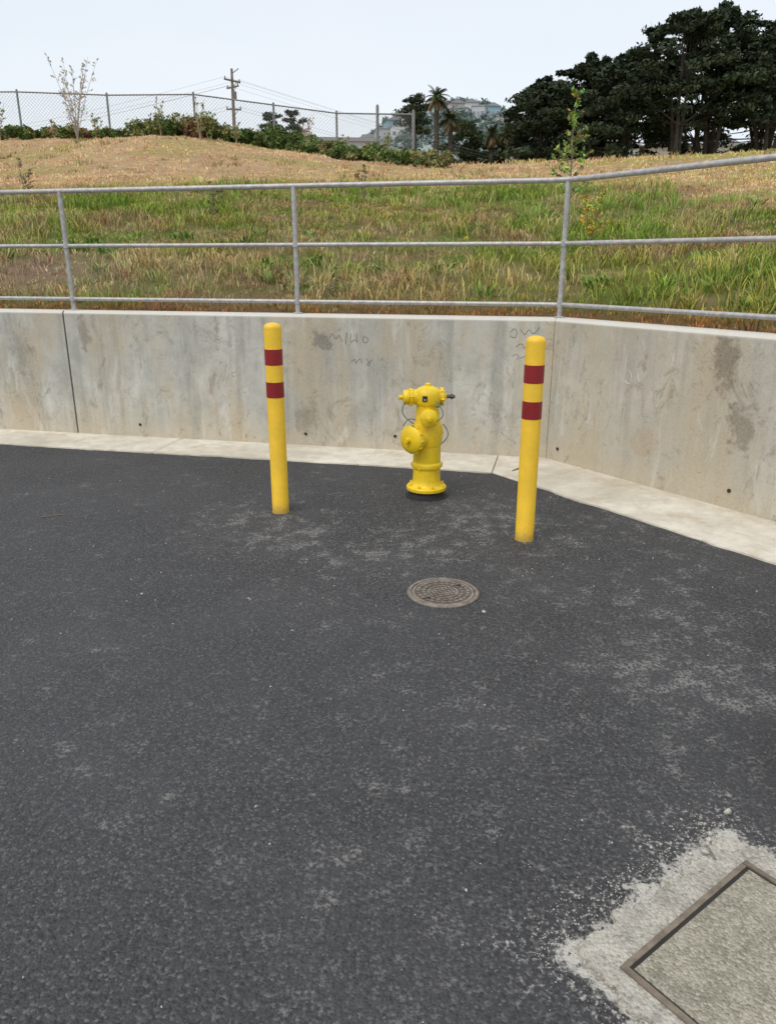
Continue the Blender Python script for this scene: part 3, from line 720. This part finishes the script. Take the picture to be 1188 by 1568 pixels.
def palm(x,y,top,R,seed):
    rd=random.Random(seed); z0=float(hill([x],[y])[0]); H=top-z0
    e=bpy.data.objects.new('palm_tree',None); S.collection.objects.link(e); e.location=(x,y,z0-.2)
    mb=MB(); mb.tube([(0,0,0),(.1,0,H*.5),(.05,0,H-R*.55)],[.32,.25,.22],10)
    mb.lathe([(.2,-.8),(.42,-.4),(.4,0),(.15,.25)],(.05,0,H-R*.55),segs=10)
    mb.obj('trunk',[m_bark],60,e)
    V=[];F=[];C=[]
    for i in range(60):
        a=rd.uniform(0,6.28); el=rd.uniform(-.9,1.35); L=R*rd.uniform(.8,1.1); o=Vector((.05,0,H-R*.55)); d=Vector((math.cos(a)*math.cos(el),math.sin(a)*math.cos(el),math.sin(el)))
        side=Vector((-math.sin(a),math.cos(a),0)); p=o.copy(); n=10; k=rd.uniform(.6,1.3); col=(.085*k,.10*k,.045*k) if el>-.2 else (.19*k,.14*k,.08*k)
        for j in range(n):
            t=j/n; q=p+d*(L/n); d=(d+Vector((0,0,-.15))).normalized()
            for sg in (-1,1):
                w=.42*math.sin(math.pi*(.12+.85*t))*R/1.8
                tip=p.lerp(q,.9)+side*sg*w+Vector((0,0,-w*.45)); b=len(V)
                V+= [p[:],q[:],tip[:]]; F.append((b,b+1,b+2)); C+=[col]*3
            p=q
    np_mesh('fronds',np.array(V),np.array(F),np.array(C),[m_leaf],parent=e)
palm(4.4,78,16.9,1.4,1); palm(5.8,79,15.2,1.4,2); palm(10.6,86,14.8,1.3,3); palm(12.9,85,15.0,1.4,4); palm(11.7,82,14.4,1.3,5)

# shrubs along the fence
rng=np.random.default_rng(55); rd=random.Random(5)
def shrubband(name,items,n=100,size=.06):
    c=[];r=[];k=[]
    for x,y,R,col in items:
        z0=float(hill([x],[y])[0])
        for j in range(7):
            a=rd.uniform(0,6.28); q=R*rd.uniform(0,.8); w=R*rd.uniform(.25,.55); c.append((x+q*math.cos(a),y+q*math.sin(a),z0+R*rd.uniform(.05,.75))); r.append((w,w,w*.8)); m=rd.uniform(.6,1.35); k.append(tuple(v*m for v in col))
    L=leafcloud(c,r,n,size,k,0,.6); np_mesh(name,*L,[m_leaf])
its=[]
for i in range(105):
    x=-18+i*.175+rd.uniform(-.15,.15); y=28.6+rd.uniform(-.9,.7)
    g_=rd.random(); R=rd.uniform(.18,.62)*(1.25 if -9<x<-3 else .75)
    col=(.12,.18,.055) if g_<.55 else ((.25,.26,.10) if g_<.82 else (.28,.18,.10))
    its.append((x,y,R,col))
for i in range(46):
    t=i/45; x=-4+t*5.6+rd.uniform(-.2,.2); y=28.4-t*4.2+rd.uniform(-.6,.6); R=rd.uniform(.2,.55)
    its.append((x,y,R,(.13,.18,.06) if rd.random()<.65 else (.26,.25,.11)))
shrubband('shrub_thicket',its)

def sapling(name,x,y,H,nb,col,leaf,seed,spread=.35,twigr=.008,nl=1,lean=.35,stem=(.22,.18,.12)):
    rd=random.Random(seed); z0=float(hill([x],[y])[0])
    mb=MB(); cs=[]; rs=[]; ks=[]
    for s in range(nl):
        a0=rd.uniform(0,6.28) if nl<4 else s*2.4; ln=0 if nl==1 else rd.uniform(.2,1)*lean*H; hh=H*rd.uniform(.7,1)
        pts=[(ln*math.cos(a0)*t**1.3+rd.uniform(-.02,.02),ln*math.sin(a0)*t**1.3+rd.uniform(-.02,.02),hh*t) for t in (0,.25,.5,.75,1)]
        mb.tube(pts,[twigr*1.6,twigr*1.4,twigr*1.1,twigr*.8,twigr*.4],5)
        for i in range(nb):
            t=rd.uniform(.18,1); a=rd.uniform(0,6.28); k=min(3,int(t*4)); f=t*4-k; p=Vector(pts[k]).lerp(Vector(pts[k+1]),f); L=spread*(1.15-t)*rd.uniform(.5,1)
            q=p+Vector((math.cos(a)*L,math.sin(a)*L,L*rd.uniform(.3,.9))); mb.tube([p,q],[twigr*.5,twigr*.25],4)
            for w in (.45,.7,1): cs.append(p.lerp(q,w)[:]); rs.append((leaf*1.4,)*3); ks.append(tuple(v*rd.uniform(.6,1.4) for v in col))
    e=bpy.data.objects.new(name,None); S.collection.objects.link(e); e.location=(x,y,z0)
    mb.obj('stems',[simple('stem_bark',stem,.9)],None,e)
    L=leafcloud(cs,rs,5,leaf,ks,0,.8); np_mesh('leaves',*L,[m_leaf],parent=e)
sapling('young_tree',2.45,11.1,1.74,44,(.30,.38,.11),.030,1,.42,.009)
sapling('young_tree',-10.5,28.4,2.45,13,(.50,.46,.38),.024,2,.38,.0075,14,.40,(.44,.38,.33))
sapling('weed_plant',-.53,7.75,.34,9,(.20,.25,.08),.014,3,.10,.004)
sapling('weed_plant',-1.02,7.6,.40,10,(.28,.18,.10),.014,4,.10,.004)
sapling('weed_plant',2.35,9.4,.7,16,(.50,.44,.08),.02,6,.2,.005,2)
sapling('weed_plant',-2.6,12.2,.6,14,(.22,.20,.10),.02,7,.15,.005,2)
sapling('weed_plant',-6.4,14.5,.8,14,(.40,.30,.19),.02,8,.15,.006,2)
sapling('weed_plant',-.4,14.0,.9,16,(.40,.33,.17),.02,9,.18,.006,2)
rw=random.Random(12)
for i in range(12):
    x=-17+i*1.55+rw.uniform(-.5,.5); sapling('weed_plant',x,27.7+rw.uniform(-.4,.4)-(max(0,x+3)*.7),rw.uniform(.6,1.25),9,rw.choice([(.46,.38,.24),(.32,.34,.15),(.38,.36,.18)]),.028,10+i,.2,.009,4,.3,(.38,.31,.2))

# ------------------------------------------------------------ chain-link fence
mb=MB(); fp=[(-29,31.5),(-25.8,31.2),(-22.6,30.9),(-19.4,30.6),(-16.2,30.3),(-13.05,30),(-9.9,30),(-6.85,30),(-4.05,30),(-1.8,29.6),(-.35,28.0),(.80,26.6)]
FH=1.46
zf=[float(hill([x],[y])[0]) for x,y in fp]
for i,((x,y),z) in enumerate(zip(fp,zf)):
    hh=FH+(.2 if i in (10,) else 0)+(.05 if i==11 else 0); mb.tube([(x,y,z-.2),(x,y,z+hh)],.038 if i<10 else .05,8); mb.lathe([(.04,0),(.04,.03),(.01,.06)],(x,y,z+hh),segs=8)
for i in range(len(fp)-1):
    (x0,y0),(x1,y1)=fp[i],fp[i+1]; mb.tube([(x0,y0,zf[i]+FH-.03),(x1,y1,zf[i+1]+FH-.03)],.026,6)
    L=math.hypot(x1-x0,y1-y0); hh=FH-.08; st=.12
    def pt(s,t): f=s/L; return (x0+(x1-x0)*f,y0+(y1-y0)*f,zf[i]+(zf[i+1]-zf[i])*f+.04+t)
    k=-hh
    while k<L:
        for sg in (0,1):
            s0,s1=k,k+hh; t0,t1=0,hh
            if s0<0: t0=-s0; s0=0
            if s1>L: t1=hh-(s1-L); s1=L
            if s1>s0:
                a_,b_=(pt(s0,t0),pt(s1,t1)) if sg==0 else (pt(s0,hh-t0),pt(s1,hh-t1))
                mb.tube([a_,b_],.0036,3,cap=False)
        k+=st
mb.obj('chain_link_fence',[m_rust])

# ------------------------------------------------------------ utility pole with wires
px_,py_=-11.0,60; pz=float(hill([px_],[py_])[0])
e=bpy.data.objects.new('utility_pole',None); S.collection.objects.link(e); e.location=(px_,py_,pz)
H=14.4-pz; mb=MB(); mb.tube([(0,0,-.5),(0.05,0,H*.5),(.1,0,H)],[.15,.13,.08],10)
arms=((H-.75,.72,.9),(H-1.15,.62,-.7),(H-2.55,.52,.2))
for zz,L,an in arms:
    c_,s_=math.cos(an),math.sin(an); mb.box((.1,0,zz),(2*L,.09,.10),0,an)
    for q in (-.9,.9): mb.lathe([(.03,0),(.05,.04),(.03,.1),(.04,.13),(.01,.16)],(.1+q*L*c_,q*L*s_,zz+.05),segs=8)
    mb.tube([(.1+.6*L*c_,.6*L*s_,zz),(.1,0,zz-.4)],.022,5)
mb.tube([(.1,0,H-.3),(.55,-.1,H-.05),(.6,-.1,H)],.03,6)
mb.tube([(.25,-.1,H-1.95),(.25,-.1,H-1.45)],[.12,.12],10)
mb.obj('pole_and_crossarms',[m_wood],45,e)
mb=MB()
for zz,L,an in arms:
    for q in (-.9,.9):
        o=Vector((.1+q*L*math.cos(an),q*L*math.sin(an),zz+.15))
        for tgt in (Vector((-60,20,zz+1.5)),Vector((70,80,zz+2.5))):
            pts=[o.lerp(tgt,t/16)+Vector((0,0,-3.2*math.sin(math.pi*t/16))) for t in range(17)]
            mb.tube(pts,.0065,4,cap=False)
mb.obj('overhead_wires',[simple('wire',(.26,.26,.27),.7)],None,e)

# ------------------------------------------------------------ far hill and houses
def farh(X,Y):
    a=X/np.maximum(Y,1); gz=np.exp(-((a-.08)/.19)**2*.9); r=np.clip(Y-110,0,270)
    z=5+(r*.232)*gz-np.clip(Y-390,0,400)*.1
    return z+3.5*(fbm(X*.03,Y*.03,5)-.5)*np.clip(r/60,0,1)
gx=np.linspace(-220,420,120); gy=np.linspace(108,620,90); GX,GY=np.meshgrid(gx,gy); GZ=farh(GX,GY)
id2=np.arange(GX.size).reshape(GX.shape); F2=np.stack([id2[:-1,:-1],id2[:-1,1:],id2[1:,1:],id2[1:,:-1]],-1).reshape(-1,4)
nn=fbm(GX.ravel()*.05,GY.ravel()*.05,8)[:,None]; C2=np.array([.21,.26,.23])*nn*1.3+np.array([.30,.33,.30])*(1-nn)  # pale bluish green: distance haze is put into the vertex colour
np_mesh('distant_hill',np.stack([GX.ravel(),GY.ravel(),GZ.ravel()],1),F2,C2,[m_leaf],smooth=True)
rng=np.random.default_rng(9)
c=[];r=[];k=[]
for i in range(760):
    y=rng.uniform(150,400); a=rng.uniform(-.12,.30); x=a*y; 
    if rng.random()<.4: y=rng.uniform(350,392); x=a*y
    z=float(farh(np.array([x]),np.array([y]))[0]); R=rng.uniform(1.3,3.3)
    for j in range(3): c.append((x+rng.normal(0,R*.5),y,z+R*rng.uniform(.2,.9))); r.append((R*.7,R*.7,R*.6)); m=rng.uniform(.75,1.25); k.append((.19*m,.24*m,.225*m))  # leaf colour paled to carry distance haze
L=leafcloud(c,r,40,.75,k,0,.6); np_mesh('distant_trees',*L,[m_leaf])
m_roof=simple('roof_shingle',(.30,.31,.33),.9); m_win=simple('window_glass',(.16,.19,.22),.2); m_trim=simple('white_trim',(.62,.63,.64),.6)
wallc=[simple('stucco_%d'%i,cc,.85) for i,cc in enumerate([(.58,.60,.60),(.27,.42,.50),(.52,.48,.42),(.44,.46,.49),(.52,.44,.42),(.34,.45,.43)])]  # muted house tints, with distance haze mixed into the colours
def house(x,y,w,dp,h,ci,flat=False,rot=0.,base=None):
    z=float(farh(np.array([x]),np.array([y]))[0]) if base is None else base
    e=bpy.data.objects.new('house',None); S.collection.objects.link(e); e.location=(x,y,z-.8); e.rotation_euler=(0,0,rot)
    mb=MB(); mb.box((0,0,h/2),(w,dp,h)); mb.obj('walls',[wallc[ci]],None,e)
    mb=MB()
    if flat: mb.box((0,0,h+.2),(w+.5,dp+.5,.4))
    else:
        o=.5; rh=w*.22
        mb.add([(-w/2-o,-dp/2-o,h-.05),(w/2+o,-dp/2-o,h-.05),(0,-dp/2-o,h+rh),(-w/2-o,dp/2+o,h-.05),(w/2+o,dp/2+o,h-.05),(0,dp/2+o,h+rh)],[(0,1,2),(5,4,3),(0,2,5,3),(1,4,5,2),(0,3,4,1)])
    mb.obj('roof',[m_roof],None,e)
    mb=MB(); fl=max(1,int(h/2.8))
    for f in range(fl):
        for q in np.linspace(-w*.33,w*.33,3):
            if f==0 and abs(q)<.1: continue
            mb.box((q,-dp/2-.03,1.7+f*2.3),(1.1,.08,1.1),0); mb.box((q,-dp/2-.02,1.7+f*2.3),(1.3,.06,1.3),1)
    mb.obj('windows',[m_win,m_trim],None,e)
    mb=MB(); mb.box((0,-dp/2-.03,1.05),(1.,.08,2.1)); mb.obj('door',[m_roof],None,e)
for i,(a_,Y,ci,w,h,fl) in enumerate([(-.022,300,0,6,4.5,0),(-.006,290,3,5,5,1),(.006,312,1,6,5,0),(.018,322,0,6,4.5,0),(.012,285,0,5,4,1),(.028,300,2,5,4.5,0),(-.036,310,0,5,4,0),(.078,340,4,6,4,0),(.096,350,0,6,4,0),(.108,338,3,5,4,1),(.121,352,1,6,4,0),(.138,345,0,6,4,0),(.152,340,3,6,4,1),(.088,318,0,5,3.6,0),(.131,320,2,5,3.6,1),(.057,335,5,6,4,0)]):
    house(a_*Y,Y,w,7,h,ci,bool(fl),rd.uniform(-.4,.4))
house(-6.5,105,10,8,7.2,3,True,.1,base=9.0); house(-.8,112,7,8,6.8,0,False,-.2,base=9.0)
for x,ci in ((31,0),(38,4),(45,0),(52,2)): house(x,118,6,8,5.2,ci,False,.1,base=12.2)

# ------------------------------------------------------------ light
sd_=Vector((-.45,-.55,1.1)).normalized()
el=math.asin(sd_.z); rot=math.atan2(sd_.x,sd_.y)
w=bpy.data.worlds.new('World'); S.world=w; w.use_nodes=True; nt=w.node_tree; nt.nodes.clear(); g=G(nt)
sky=g.n('ShaderNodeTexSky',sky_type='NISHITA'); sky.sun_disc=False; sky.sun_elevation=el; sky.sun_rotation=rot%(2*math.pi); sky.dust_density=3; sky.ozone_density=1.5
b1=g.n('ShaderNodeBackground'); g.l(sky.outputs[0],b1.inputs[0]); b1.inputs[1].default_value=.05
tc=g.n('ShaderNodeTexCoord').outputs['Generated']
n=g.noise(g.mapp(tc,(1,1,2.5)),1.6,4,.55,.3)
cl=g.mix(g.mr(n,.3,.7),(.68,.72,.745),(.785,.80,.81))
b2=g.n('ShaderNodeBackground'); g.l(cl,b2.inputs[0]); b2.inputs[1].default_value=.97
ad=g.n('ShaderNodeAddShader'); g.l(b1.outputs[0],ad.inputs[0]); g.l(b2.outputs[0],ad.inputs[1])
wo=g.n('ShaderNodeOutputWorld'); g.l(ad.outputs[0],wo.inputs[0])
sl=bpy.data.lights.new('sun','SUN'); sl.energy=1.4; sl.angle=math.radians(35); sl.color=(1,.94,.85)
so=bpy.data.objects.new('sun',sl); S.collection.objects.link(so); so.rotation_euler=(-sd_).to_track_quat('-Z','Y').to_euler(); so.location=(0,0,30)

# ------------------------------------------------------------ camera
cam=bpy.data.cameras.new('camera'); co=bpy.data.objects.new('camera',cam); S.collection.objects.link(co)
cam.sensor_fit='VERTICAL'; cam.sensor_height=36; cam.sensor_width=27; cam.lens=36*1162/1568
cam.clip_start=.05; cam.clip_end=6000
co.location=(0,0,1.65); co.rotation_euler=(math.radians(90-18.3),0,0)
S.camera=co
